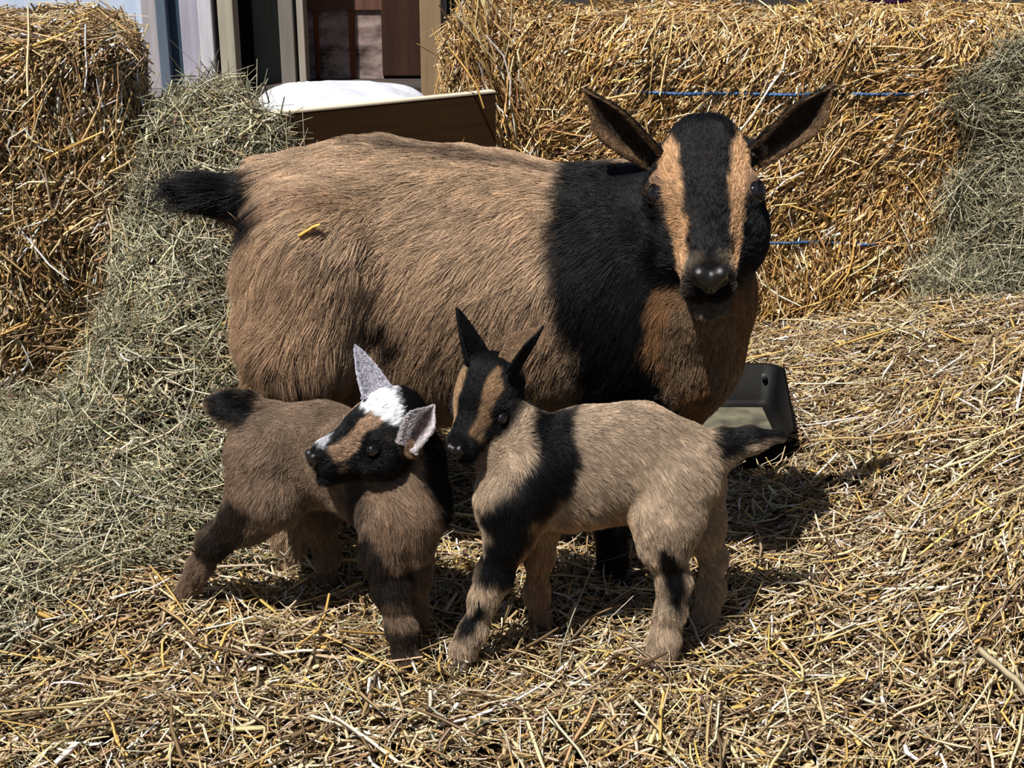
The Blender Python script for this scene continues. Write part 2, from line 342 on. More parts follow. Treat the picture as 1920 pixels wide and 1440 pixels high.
def feed_tray():
    """open black tray: outer and inner shell lofted from rounded rectangles"""
    x0, x1, y0, y1, zb, ztop = .19, P(1466, 690, .585)[0], .465, .600, .038, P(1440, 686, .60)[2]
    def ring(ex, z, r, inset=0.0):
        cx, cy = (x0 + x1) / 2, (y0 + y1) / 2; hx, hy = (x1 - x0) / 2 + ex, (y1 - y0) / 2 + ex; out = []
        for q, (sx, sy) in enumerate(((1, 1), (-1, 1), (-1, -1), (1, -1))):
            for t in np.linspace(0, PI / 2, 7):
                a = t + q * PI / 2; out.append((cx + sx * (hx - r) + r * math.cos(a), cy + sy * (hy - r) + r * math.sin(a), z))
        return out
    rings = [ring(-.012, zb, .02), ring(-.004, zb + .01, .022), ring(0, ztop, .025), ring(.003, ztop + .003, .027), ring(-.003, ztop + .003, .022), ring(-.007, zb + .014, .02), ring(-.018, zb + .006, .015), ring(-.05, zb + .006, .01)]
    V = np.array(rings).reshape(-1, 3); V[:, 2] += np.where(V[:, 1] < .52, -.004, 0)   # lip worn lower at the front
    # front wall pressed down where the tray is open to the goats
    fr = sstep(.53, .48, V[:, 1]) * sstep(zb + .012, zb + .03, V[:, 2]); V[:, 2] -= fr * .045
    nr, m_ = len(rings), 28
    i, j = np.meshgrid(np.arange(nr - 1), np.arange(m_), indexing='ij'); b = i * m_ + j; b2 = i * m_ + (j + 1) % m_
    F = np.stack([b, b2, b2 + m_, b + m_], -1).reshape(-1, 4)
    nV = len(V); V = np.concatenate([V, [[(x0 + x1) / 2, (y0 + y1) / 2, zb + .006], [(x0 + x1) / 2, (y0 + y1) / 2, zb]]])
    F3 = [[(nr - 1) * m_ + (k + 1) % m_, nV, (nr - 1) * m_ + k][::-1] for k in range(m_)] + [[k, nV + 1, (k + 1) % m_] for k in range(m_)]
    M = mat('black_plastic', lin(6, 6, 7), rough=.55, spec=.12, vary=(lin(26, 25, 21), 9, (1, 1, 1)))
    o = mesh_obj('feed_tray', V, F, M, F3=np.array(F3)); tag(o, 'black plastic feed tray on the straw beside the adult goat\'s chest', 'feed tray')
    fp = rbox('tray_floor', ((x0 + x1) / 2, (y0 + y1) / 2, zb + .0075), (x1 - x0 - .05, y1 - y0 - .05, .003), mat('tray_dust_sunlit', lin(112, 108, 88), rough=.9, vary=(lin(60, 58, 48), 30, (1, 1, 1))), parent=o, bev=.001); fp['label'] = 'dusty grey floor of the tray, coloured pale as if sunlit'  # dust and the sunlight on the floor both put into this pale colour
    r = tube('rivet', [(x1 - .022, y1 - .0085, ztop - .012), (x1 - .022, y1 - .0125, ztop - .012)], [.004, .003], mat('rivet_metal', lin(150, 150, 155), rough=.3, metallic=.8), o, sides=12)
feed_tray()

# ------------------------------------------------------------------ porch behind the pen
def post(name, px0, px1, y, d, colr, c2=None, kind=True, z0=-.02, z1=2.3, parent=None, rough=.6):
    x0, x1 = P(px0, 90, y)[0], P(px1, 90, y)[0]
    m = mat(name + '_paint', colr, rough=rough, spec=.25, vary=(c2 if c2 is not None else colr * .72, 5, (6, 6, .7)))
    o = rbox(name, ((x0 + x1) / 2, y + d / 2, (z0 + z1) / 2), (x1 - x0, d, z1 - z0), m, parent=parent, bev=.004)
    if kind and not parent: o['kind'] = 'structure'
    return o
g = rbox('ground', (0, 4.2, -.06), (16, 12, .06), mat('dirt', lin(92, 76, 58), rough=.95, vary=(lin(60, 48, 36), 3, (1, 1, 1))), bev=0); g['kind'] = 'structure'
fl = rbox('floor', (0, 4.9, -.01), (9, 2.2, .06), mat('porch_boards', lin(70, 62, 58), rough=.7, vary=(lin(44, 40, 38), 3, (1, 12, 1))), bev=.004); fl['kind'] = 'structure'
wl = post('wall_back', -1400, 3300, 4.12, .12, lin(70, 66, 64)); 
wl2 = post('wall_left', -700, 272, 3.84, .16, lin(196, 210, 232), lin(180, 196, 222))
TR = [(270, 299, 3.80, .10, (176, 172, 178)), (297, 316, 3.78, .08, (96, 110, 128)), (314, 343, 3.82, .08, (52, 72, 88)), (341, 376, 3.74, .10, (170, 168, 184)),
      (375, 401, 3.70, .12, (206, 206, 216)), (400, 416, 3.78, .08, (140, 122, 96)), (412, 441, 3.72, .10, (176, 170, 154)),
      (476, 527, 3.90, .08, (92, 98, 92)), (525, 552, 3.80, .12, (126, 122, 116)), (550, 561, 3.84, .10, (66, 72, 66)), (559, 572, 3.78, .10, (166, 158, 146)),
      (788, 828, 3.74, .14, (146, 124, 96)), (827, 838, 3.80, .10, (150, 146, 140)), (836, 854, 3.84, .10, (24, 36, 32)), (852, 905, 3.90, .08, (74, 70, 68))]
for k, (x0, x1, y, d, c) in enumerate(TR): post('trim_%d' % (k + 1), x0, x1, y, d, lin(*c))
def door():
    W1, W2 = lin(60, 38, 28), lin(44, 27, 19)
    y = 4.0; Z = P(600, 20, y)[2]
    d0 = bpy.data.objects.new('door_1', None); COL.objects.link(d0); d0['kind'] = 'structure'
    d0.location = (P(655, 90, y)[0], y, 0)
    def bar(n, a, b, z0, z1, c=W1, dep=.04, yy=y):
        o = post(n, a, b, yy, dep, c, c * .6, z0=z0, z1=z1); o.parent = d0; o.location = o.location - d0.location; del o['kind']; return o
    bar('door_stile', 436, 480, .03, 2.1, W2); bar('door_stile', 716, 792, .03, 2.1, W1)
    bar('rail', 556, 720, Z, Z + .12, lin(110, 78, 66)); bar('rail', 556, 720, -.02, .02, W1)
    zb = .02
    bar('glazing_bar', 590, 599, zb, Z, lin(126, 72, 44), .03, y + .005); bar('glazing_bar', 655, 667, zb, Z, lin(126, 72, 44), .03, y + .005)
    bar('glazing_bar', 436, 560, .9, 1.0, W1)
    gm = mat('glass_reflections', lin(172, 152, 148), rough=.12, spec=.7, vary=(lin(40, 28, 26), 9, (1, 1, 2.2)), bump=(9, .5, .02))  # branch reflections painted into the pane colour as light and dark patches
    for a, b in ((572, 591), (598, 656), (666, 718)):
        x0, x1 = P(a, 90, y)[0], P(b, 90, y)[0]
        o = rbox('pane', ((x0 + x1) / 2, y + .012, (Z + zb) / 2), (x1 - x0, .005, Z - zb), gm, bev=0); o.parent = d0; o.location = o.location - d0.location
    x0, x1 = P(560, 90, y)[0], P(720, 90, y)[0]
    o = rbox('door_panel', ((x0 + x1) / 2, y + .02, (Z + .12 + 2.1) / 2), (x1 - x0, .03, 2.1 - Z - .12), mat('door_wood', W1, rough=.5, vary=(W2, 6, (5, 5, .6)))); o.parent = d0; o.location = o.location - d0.location
door()

# ------------------------------------------------------------------ modelling animals: blended volumes, then a surface over them
class Vol:
    def __init__(s, lo, hi, h):
        s.h = h; s.lo = np.array(lo, float); s.n = np.ceil((np.array(hi) - s.lo) / h).astype(int) + 1
        s.F = np.full(s.n, 1.0, np.float32); s.ax = [s.lo[i] + np.arange(s.n[i]) * h for i in range(3)]
    def _box(s, lo, hi):
        i0 = np.clip(np.floor((np.array(lo) - s.lo) / s.h).astype(int), 0, s.n - 1); i1 = np.clip(np.ceil((np.array(hi) - s.lo) / s.h).astype(int) + 1, 1, s.n)
        sl = tuple(slice(a, b) for a, b in zip(i0, i1)); X = np.meshgrid(*[s.ax[k][sl[k]] for k in range(3)], indexing='ij', sparse=True)
        return sl, X
    def _put(s, sl, d, k, cut=False):
        a = s.F[sl]; d = d.astype(np.float32)
        if cut:
            d = -d; h = np.clip(.5 - .5 * (a - d) / k, 0, 1); s.F[sl] = a + (d - a) * h + k * h * (1 - h); return
        h = np.clip(.5 + .5 * (a - d) / k, 0, 1); s.F[sl] = a + (d - a) * h - k * h * (1 - h)
    def cap(s, a, b, ra, rb, k=.015, ys=1.0):
        a = np.asarray(a, float); b = np.asarray(b, float); m = max(ra, rb) + .05 + k
        sl, (X, Y, Z) = s._box(np.minimum(a, b) - m, np.maximum(a, b) + m)
        A = a * [1, 1 / ys, 1]; B = b * [1, 1 / ys, 1]; Y = Y / ys; ba = B - A; q = ba @ ba + 1e-12
        t = np.clip(((X - A[0]) * ba[0] + (Y - A[1]) * ba[1] + (Z - A[2]) * ba[2]) / q, 0, 1)
        d = np.sqrt((X - A[0] - t * ba[0]) ** 2 + (Y - A[1] - t * ba[1]) ** 2 + (Z - A[2] - t * ba[2]) ** 2) - (ra + (rb - ra) * t)
        s._put(sl, d, k)
    def ell(s, c, r, M=None, k=.01, cut=False):
        c = np.asarray(c, float); r = np.asarray(r, float); m = r.max() + .04 + k
        sl, (X, Y, Z) = s._box(c - m, c + m); X, Y, Z = X - c[0], Y - c[1], Z - c[2]
        if M is None: M = np.eye(3)
        U = [M[i][0] * X + M[i][1] * Y + M[i][2] * Z for i in range(3)]
        k0 = np.sqrt(sum((U[i] / r[i]) ** 2 for i in range(3))); k1 = np.sqrt(sum((U[i] / r[i] ** 2) ** 2 for i in range(3))) + 1e-9
        s._put(sl, k0 * (k0 - 1) / k1, k, cut)
    def rough(s, amp, size, seed):
        X, Y, Z = np.meshgrid(*s.ax, indexing='ij'); m = np.abs(s.F) < .03
        s.F[m] += (noise(np.stack([X[m], Y[m], Z[m]], -1), size, seed) * amp).astype(np.float32)
    def surface(s, smooth=3):
        F = s.F; n = np.array(F.shape); sgn = F < 0
        c = np.zeros(n - 1, np.int8)
        for dx in (0, 1):
            for dy in (0, 1):
                for dz in (0, 1): c += sgn[dx:n[0]-1+dx, dy:n[1]-1+dy, dz:n[2]-1+dz]
        I = np.argwhere((c > 0) & (c < 8)); idx = np.full(n - 1, -1, np.int64); idx[tuple(I.T)] = np.arange(len(I))
        cn = [(a, b, d) for a in (0, 1) for b in (0, 1) for d in (0, 1)]
        val = {o: F[I[:, 0] + o[0], I[:, 1] + o[1], I[:, 2] + o[2]] for o in cn}
        acc = np.zeros((len(I), 3)); cnt = np.zeros(len(I))
        for o in cn:
            for ax in range(3):
                if o[ax]: continue
                p = list(o); p[ax] = 1; p = tuple(p); va, vb = val[o], val[p]; m = (va < 0) != (vb < 0)
                t = va[m] / (va[m] - vb[m]); q = np.tile(np.array(o, float), (m.sum(), 1)); q[:, ax] = t; acc[m] += q; cnt[m] += 1
        V = (I + acc / cnt[:, None]) * s.h + s.lo; Q = []
        for ax in range(3):
            u, v = (ax + 1) % 3, (ax + 2) % 3
            a = np.take(sgn, range(n[ax] - 1), ax); b = np.take(sgn, range(1, n[ax]), ax); E = np.argwhere(a != b)
            E = E[(E[:, u] > 0) & (E[:, v] > 0) & (E[:, u] < n[u] - 1) & (E[:, v] < n[v] - 1)]
            ins = sgn[tuple(E.T)]
            def at(du, dv): e = E.copy(); e[:, u] -= du; e[:, v] -= dv; return idx[tuple(e.T)]
            q = np.stack([at(0, 0), at(1, 0), at(1, 1), at(0, 1)], -1); q[~ins] = q[~ins][:, ::-1]; Q.append(q)
        Q = np.concatenate(Q); Q = Q[(Q >= 0).all(1)]
        e = np.concatenate([Q[:, [0, 1]], Q[:, [1, 2]], Q[:, [2, 3]], Q[:, [3, 0]]])
        for it in range(smooth):
            S = np.zeros_like(V); N = np.zeros(len(V)); 
            for k in range(3):
                S[:, k] = np.bincount(e[:, 0], V[e[:, 1], k], len(V)) + np.bincount(e[:, 1], V[e[:, 0], k], len(V))
            N = np.bincount(e[:, 0], minlength=len(V)) + np.bincount(e[:, 1], minlength=len(V))
            L = S / np.maximum(N, 1)[:, None] - V; V = V + L * (.5 if it % 2 == 0 else -.45 if it < smooth - 1 else .3)
        return V, Q
def vert_normals(V, Q):
    n = np.cross(V[Q[:, 2]] - V[Q[:, 0]], V[Q[:, 3]] - V[Q[:, 1]]); N = np.zeros_like(V)
    for c in range(4):
        for k in range(3): N[:, k] += np.bincount(Q[:, c], n[:, k], len(V))
    return unit(N)

class Head:
    """frame: u lateral, v poll to nose, w out of the face; unit = poll-nose distance"""
    def __init__(s, poll, nose, roll=0.0):
        s.o = np.array(poll); f = np.array(nose) - s.o; s.L = np.linalg.norm(f); f = f / s.L
        u = np.cross(f, [0, 0, 1.0]); u /= np.linalg.norm(u); w = np.cross(u, f)
        if w[2] < 0: w = -w
        if u[0] < 0: u = -u
        s.prims = []
        c, t = math.cos(roll), math.sin(roll); s.u = u * c + w * t; s.w = w * c - u * t; s.v = f; s.M = np.array([s.u, s.v, s.w])
    def pt(s, u, v, w): return s.o + (s.u * u + s.v * v + s.w * w) * s.L
    def loc(s, p): return (np.asarray(p) - s.o) @ s.M.T / s.L
    def ell(s, vol, c, r, k=.06, cut=False):
        if not cut: s.prims.append((np.array(c), np.array(c), np.array(r), 0))
        vol.ell(s.pt(*c), np.array(r) * s.L, s.M, k * s.L, cut)
    def dist(s, V):
        """distance outside the head's own volumes, metres"""
        q = s.loc(V); d = np.full(len(V), 9.0)
        for a, b, r, t in s.prims:
            if t == 0: k0 = np.linalg.norm((q - a) / r, axis=1); k1 = np.linalg.norm((q - a) / r ** 2, axis=1) + 1e-9; e = k0 * (k0 - 1) / k1
            else:
                ba = b - a; h = np.clip(((q - a) @ ba) / (ba @ ba), 0, 1); e = np.linalg.norm(q - a - h[:, None] * ba, axis=1) - (r[0] + (r[1] - r[0]) * h)
            d = np.minimum(d, e)
        return d * s.L
    def cap(s, vol, a, b, ra, rb, k=.06):
        s.prims.append((np.array(a), np.array(b), np.array([ra, rb]), 1))
        vol.cap(s.pt(*a), s.pt(*b), ra * s.L, rb * s.L, k * s.L)

def ear_mesh(base, tip, face, wid, cup=.35, n=26, m=13, thick=.0022, curl=0.0, basew=.45, spike=False):
    """a cupped leaf; returns vertices, quads, inner flags"""
    base = np.array(base); ax = np.array(tip) - base; L = np.linalg.norm(ax); ax /= L
    f = np.array(face, float); f = unit(f - ax * (f @ ax)); sd = np.cross(ax, f)
    s = np.linspace(0, 1, n); t = np.linspace(-1, 1, m)
    wv = (basew + (1 - basew) * np.sin(PI * np.clip(s / .9, 0, 1) * .5 + 0) ** 1.0) * (1 - sstep(.45, 1.03, s) ** 1.7 * .92)
    if spike: wv = (1 - s ** 1.3) ** .75 * .97 + .03
    S, T = np.meshgrid(s, t, indexing='ij'); Wd = wid / 2 * wv[:, None]
    c = base + ax * (S * L)[..., None] + sd * (T * Wd)[..., None] + f * ((T ** 2) * Wd * cup * 2 * (1.25 - .5 * S) - (1 - S) * 0 + curl * S ** 2 * L)[..., None]
    nrm = unit(np.cross(np.gradient(c, axis=0), np.gradient(c, axis=1))); 
    if (nrm * f).sum(-1).mean() < 0: nrm = -nrm
    th = thick * (1.8 - S)[..., None] * (1 - .6 * T ** 2)[..., None]
    A = (c + nrm * th).reshape(-1, 3); B = (c - nrm * th).reshape(-1, 3)
    i, j = np.meshgrid(np.arange(n - 1), np.arange(m - 1), indexing='ij'); a = (i * m + j).ravel(); F1 = np.stack([a, a + m, a + m + 1, a + 1], -1); k = n * m
    F2 = F1[:, ::-1] + k
    rim = np.concatenate([np.arange(n - 1) * m, (n - 1) * m + np.arange(m - 1), (np.arange(n - 1, 0, -1)) * m + m - 1, np.arange(m - 1, 0, -1)])
    r2 = np.roll(rim, -1); F3 = np.stack([rim, rim + k, r2 + k, r2], -1)
    V = np.concatenate([A, B]); F = np.concatenate([F1, F2, F3])
    # sides face outward
    nn = np.cross(V[F[0, 2]] - V[F[0, 0]], V[F[0, 3]] - V[F[0, 1]])
    if nn @ nrm[0, 0] < 0: F = F[:, ::-1]
    inner = np.concatenate([np.ones(k), np.zeros(k)]); tt = np.concatenate([T.ravel(), T.ravel()]); ss = np.concatenate([S.ravel(), S.ravel()])
    return V, F, inner, ss, tt, ax

def poly_d(x, y, pts):
    """signed pixel distance to a polygon, negative inside"""
    pts = np.array(pts, float); d = np.full(x.shape, 1e9); ins = np.zeros(x.shape, bool)
    for a, b in zip(pts, np.roll(pts, -1, 0)):
        e = b - a; wx, wy = x - a[0], y - a[1]; t = np.clip((wx * e[0] + wy * e[1]) / (e @ e), 0, 1)
        d = np.minimum(d, np.hypot(wx - t * e[0], wy - t * e[1]))
        c = ((a[1] <= y) & (b[1] > y)) | ((b[1] <= y) & (a[1] > y)); xi = a[0] + (y - a[1]) / (b[1] - a[1] + 1e-9) * e[0]; ins ^= c & (x < xi)
    return np.where(ins, -d, d)
def idw(V, ctr, val, pw=3.0):
    W = 1.0 / (((V[:, None, :] - ctr[None]) ** 2).sum(-1) + 1e-5) ** (pw / 2)
    return (W @ val) / W.sum(1, keepdims=True)

def fur(name, V, Q, N, flow, hlen, colr, n, rng, parent, lift=.35, rad=.00012, clump=.5, clump_d=.010, mask=None, wild=.16):
    tri = np.concatenate([Q[:, [0, 1, 2]], Q[:, [0, 2, 3]]]); A = np.linalg.norm(np.cross(V[tri[:, 1]] - V[tri[:, 0]], V[tri[:, 2]] - V[tri[:, 0]]), axis=1)
    wgt = A * (1 if mask is None else mask[tri].mean(1)); ti = rng.choice(len(tri), n, p=wgt / wgt.sum()); T = tri[ti]
    r1, r2 = np.sqrt(rng.random(n)), rng.random(n); w3 = np.stack([1 - r1, r1 * (1 - r2), r1 * r2], -1)[..., None]
    I = lambda a: (a[T] * w3).sum(1)
    p = I(V); nn = unit(I(N)); fl = I(flow); L = I(hlen[:, None])[:, 0] * rng.uniform(.6, 1.15, n); L = L * np.where(L > .035, rng.uniform(.5, 1.25, n), 1); C = I(colr)
    fl = fl + vnoise(p, .05, 3) * .16 + vnoise(p, .012, 5) * .20 + rng.normal(0, wild, (n, 3)) * (1 + 12 * np.clip(L - .03, 0, .05))[:, None]
    fl = unit(fl - nn * (fl * nn).sum(-1, keepdims=True))
    s = np.array([0, .3, .65, 1.0]); 
    lf = (lift + .0012 / (L + .002)) * (1 + noise(p, .02, 8) * .4) * rng.uniform(.6, 1.5, n)
    pts = p[:, None] - nn[:, None] * .0003 + fl[:, None] * (s[None, :, None] * L[:, None, None]) + nn[:, None] * ((s - .55 * s ** 2)[None, :, None] * (lf * L)[:, None, None])
    g = np.array([0, 0, -1.0]); pts = pts + g * ((s ** 2)[None, :, None] * (L * .06)[:, None, None])
    if clump > 0:
        nc = max(10, int(A.sum() / clump_d ** 2)); ci = rng.choice(n, nc, replace=False); kd = kdtree.KDTree(nc)
        for k, q in enumerate(p[ci]): kd.insert(q, k)
        kd.balance(); near = np.fromiter((kd.find(q)[1] for q in p), int, n)
        rootc, tipc = p[ci][near], pts[ci][near]
        tgt = tipc + (p - rootc)[:, None] * .25
        dist = np.linalg.norm(p - rootc, axis=1); ok = np.clip(1.6 - dist / clump_d, 0, 1) * clump
        pts = pts + (tgt - pts) * (s ** 1.5)[None, :, None] * ok[:, None, None]
        bright = np.exp(rng.normal(0, .16, nc))[near]
    else: bright = np.ones(n)
    C = C * (bright * np.exp(rng.normal(0, .30, n)))[:, None]
    hc = bpy.data.hair_curves.new(name); hc.add_curves([4] * n)
    hc.attributes['position'].data.foreach_set('vector', pts.astype(np.float32).ravel())
    ra = hc.attributes.get('radius') or hc.attributes.new('radius', 'FLOAT', 'POINT')
    rr = np.tile(np.array([1, 1, .75, .15]) * rad, n) * np.repeat(rng.uniform(.7, 1.3, n), 4); ra.data.foreach_set('value', rr.astype(np.float32))
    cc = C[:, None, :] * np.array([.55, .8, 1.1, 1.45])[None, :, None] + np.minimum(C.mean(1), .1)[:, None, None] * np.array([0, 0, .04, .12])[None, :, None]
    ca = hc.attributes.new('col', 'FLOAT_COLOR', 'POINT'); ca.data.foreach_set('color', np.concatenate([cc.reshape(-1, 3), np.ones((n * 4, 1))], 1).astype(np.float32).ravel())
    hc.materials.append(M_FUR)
    o = bpy.data.objects.new(name, hc); COL.objects.link(o); o.parent = parent
    return o

BLACK = lin(11, 11, 14)
def goat_head(vol, hd, kid, ears=()):
    E, C = hd.ell, hd.cap
    if not kid:
        E(vol, (0, .12, -.19), (.285, .26, .25)); E(vol, (0, .34, -.16), (.28, .26, .18), .1)
        C(vol, (0, .40, -.19), (0, .84, -.17), .20, .120, .08)
        E(vol, (0, .92, -.20), (.135, .12, .105), .05)
        for s in (1, -1):
            E(vol, (s * .19, .44, -.40), (.185, .32, .27), .1); E(vol, (s * .245, .38, -.16), (.085, .13, .10), .06)
            C(vol, (s * .11, .6, -.32), (s * .065, .90, -.29), .13, .085, .06); E(vol, (s * .07, .985, -.285), (.078, .065, .075), .03)
        C(vol, (0, .55, -.48), (0, .95, -.42), .15, .085, .05); E(vol, (0, 1.0, -.42), (.105, .080, .062), .03)
        E(vol, (0, .03, -.03), (.17, .12, .09), .08)
    else:
        E(vol, (0, .12, -.28), (.37, .36, .36)); E(vol, (0, .36, -.20), (.29, .28, .22), .1)
        C(vol, (0, .42, -.24), (0, .84, -.22), .21, .145, .08)
        E(vol, (0, .90, -.24), (.165, .13, .13), .05)
        for s in (1, -1):
            E(vol, (s * .18, .38, -.42), (.19, .28, .24), .1); E(vol, (s * .255, .45, -.27), (.085, .12, .11), .06)
            C(vol, (s * .10, .6, -.36), (s * .06, .9, -.32), .13, .085, .06)
        C(vol, (0, .48, -.50), (0, .90, -.43), .16, .09, .05); E(vol, (0, .92, -.44), (.10, .08, .06), .03)
    zt = 0 if not kid else -.04
    for b, r in ears: vol.cap(hd.pt(0, .1, -.2) * .35 + np.array(b) * .65, b, r * 1.2, r, .006)
    for s in (1, -1):
        E(vol, (s * .09, 1.0, -.365 + zt), (.12, .12, .007), .012, True)        # line of the mouth
def nose(hd, kid, parent):
    """the bare nose pad with its two slanting nostrils"""
    zt = 0 if not kid else -.05; c = hd.pt(0, 1.02, -.16 + zt); v = Vol(c - hd.L * .2, c + hd.L * .2, hd.L * .008)
    v.ell(hd.pt(0, 1.01, -.155 + zt), np.array((.105, .055, .062)) * hd.L, hd.M, .01 * hd.L); v.ell(hd.pt(0, 1.02, -.20 + zt), np.array((.05, .045, .06)) * hd.L, hd.M, .02 * hd.L)
    for s in (1, -1):
        v.ell(hd.pt(s * .06, 1.00, -.10 + zt), np.array((.04, .045, .03)) * hd.L, hd.M, .03 * hd.L)
        a, b = hd.pt(s * .035, 1.075, -.185 + zt), hd.pt(s * .085, 1.055, -.145 + zt)
        for t in np.linspace(0, 1, 5): v.ell(a + (b - a) * t, np.array((.018, .035, .016)) * hd.L, hd.M, .006 * hd.L, True)
    v.ell(hd.pt(0, 1.08, -.22 + zt), np.array((.006, .03, .06)) * hd.L, hd.M, .01 * hd.L, True)
    V, Q = v.surface(3); mesh_obj('nose', V, Q, M_NOSE, parent)
def eyes(hd, kid, parent, closed=False):
    for s in (1, -1):
        c = hd.pt(*EYE(s, kid)); r = hd.L * (.070 if not kid else .066)
        import bmesh
        bm = bmesh.new(); bmesh.ops.create_uvsphere(bm, u_segments=24, v_segments=16, radius=r); me = bpy.data.meshes.new('eye'); bm.to_mesh(me); bm.free()
        for p in me.polygons: p.use_smooth = True
        me.materials.append(M_EYE); o = bpy.data.objects.new('eye', me); COL.objects.link(o); o.location = c; o.parent = parent
        # lids: a ring around the eye
        out = unit(hd.u * s * .85 + hd.w * (.35 if kid else .6) + hd.v * .08); a1 = unit(np.cross(out, hd.v)); a2 = np.cross(out, a1)
        t = np.linspace(0, 2 * PI, 33); k = .66 if not closed else .30
        pts = out * r * .66 + np.cos(t)[:, None] * a2 * r * .9 + np.sin(t)[:, None] * a1 * r * k
        tube('eyelid', pts, r * .10, M_LID, o, sides=8)
def EYE(s, kid): return (s * .277, .41, -.125) if not kid else (s * .310, .49, -.265)
M_LID = mat('eyelid', lin(13, 10, 10), rough=.6, spec=.2)

def hooves(spots, parent):
    for (p, f, s) in spots:
        v = Vol(np.array(p) - .04, np.array(p) + .04, .0014); f = unit(f); sd = np.array([-f[1], f[0], 0])
        for q in (1, -1):
            b = np.array(p) + sd * q * s * .36
            v.cap(b + [0, 0, s * .5], b + f * s * .75 + [0, 0, s * .18], s * .42, s * .22, .002)
            v.cap(b + [0, 0, s * .3] - f * s * .3, b + f * s * .4 + [0, 0, s * .22], s * .36, s * .30, .002)
        V, Q = v.surface(2); o = mesh_obj('hoof', V, Q, M_HOOF, parent)

def build_animal(name, vol, ears, hd, kid, paint, controls, nfur, frad, seed, label, cat, group=None, lift=.3, eyek={}, clump=.5, clump_d=.010, pre=None):
    rng = np.random.default_rng(seed)
    V, Q = vol.surface(4); nb = len(V); N = vert_normals(V, Q)
    ctr = np.array([c[0] for c in controls]); dr = np.array([unit(c[1]) for c in controls]); ln = np.array([c[2] for c in controls])
    val = idw(V, ctr, np.concatenate([dr, ln[:, None]], 1)); flow, hl = val[:, :3], val[:, 3]
    C = paint(V, N); Vs, Qs, Ns, Fs, Hs, Cs = [V], [Q], [N], [flow], [hl], [C]; n0 = nb
    for e in ears:
        v, q, inner, ss, tt, ax = ear_mesh(**e['g']); Vs.append(v); Qs.append(q + n0); n0 += len(v); Ns.append(vert_normals(v, q))
        sdv = unit(v[12] - v[0]); Fs.append(np.tile(ax, (len(v), 1)) + sdv[None] * (np.where(inner > .5, -.7, .35) * tt)[:, None]); Hs.append(np.full(len(v), e.get('hl', .005)) * (1 - .3 * ss) * (1.4 if not kid else 1.6)); Cs.append(e['c'](inner, ss, tt))
    V = np.concatenate(Vs); Q = np.concatenate(Qs); N = np.concatenate(Ns); F = np.concatenate(Fs); Hh = np.concatenate(Hs); C = np.concatenate(Cs)
    qn = hd.loc(V); np_ = sstep(.15, .10, np.hypot(qn[:, 0] * .9, qn[:, 1] - 1.04)) * (qn[:, 2] > -.34) * (np.abs(qn[:, 1] - 1) < .2) * (hd.dist(V) < .01)
    C = C * (1 - np_[:, None]) + lin(20, 18, 20) * np_[:, None]
    root = mesh_obj(name, V, Q, M_SKIN, col=C * .6); tag(root, label, cat, group)
    q = hd.loc(V); nosepad = sstep(.145, .09, np.hypot(q[:, 0] * .9, (q[:, 1] - 1.04) * 1.0)) * (np.abs(q[:, 1] - 1.0) < .2) * sstep(-.34, -.27, q[:, 2])
    # eyes stay free of hair
    ey = np.minimum(np.linalg.norm(q - EYE(1, kid), axis=1), np.linalg.norm(q - EYE(-1, kid), axis=1))
    mask = (1 - nosepad) * sstep(.088, .115, ey); mask[V[:, 2] < .004] *= .2
    small = sstep(1.35, .9, np.abs(q[:, 1] - .5) * 1.2) * (np.abs(q[:, 0]) < .5) * (q[:, 2] > -.75)
    mask = mask * (1 + small * 2.5); mask[nb:] = 3.5
    fur('fur', V, Q, N, F, Hh, C, nfur, rng, root, lift=lift, rad=frad, clump=clump, clump_d=clump_d, mask=mask + 1e-6)
    eyes(hd, kid, root, **eyek); nose(hd, kid, root)
    return root
def S(px, py, y, r):
    p = P(px, py, y); return p, r / ppm(p)
def limb(vol, pts, k=.012, ys=1.0):
    q = [S(*p) for p in pts]
    for (a, ra), (b, rb) in zip(q[:-1], q[1:]): vol.cap(a, b, ra, rb, k, ys)
def face_paint(C, q, c_tan, c_blk, kid, seed=0, tanlen=(.09, .95), w0=.135, w1=.24, nz=None):
    """q: head-local. black face with a tan stripe from above each eye down to the muzzle"""
    au = np.abs(q[:, 0]); n = noise(q, .09, seed) * .018
    if not kid:
        inner = np.interp(q[:, 1], [0, .1, .17, .43, .67, .9], [.19, .175, .165, .125, .11, .115]); outer = np.interp(q[:, 1], [.04, .17, .3, .43, .67, .92], [.19, .27, .27, .215, .185, .15])
    else:
        inner = np.interp(q[:, 1], [0, .1, .25, .5, .8], [.19, .17, .13, .125, .11]); outer = np.interp(q[:, 1], [.05, .25, .4, .6, .85], [.19, .27, .25, .20, .17])
    st = sstep(-.012, .012, au - inner + n) * sstep(.014, -.014, au - outer + n) * sstep(tanlen[0] - .03, tanlen[0] + .03, q[:, 1] + n) * sstep(tanlen[1] + .03, tanlen[1] - .03, q[:, 1]) * sstep(-.42, -.32, q[:, 2])
    return st

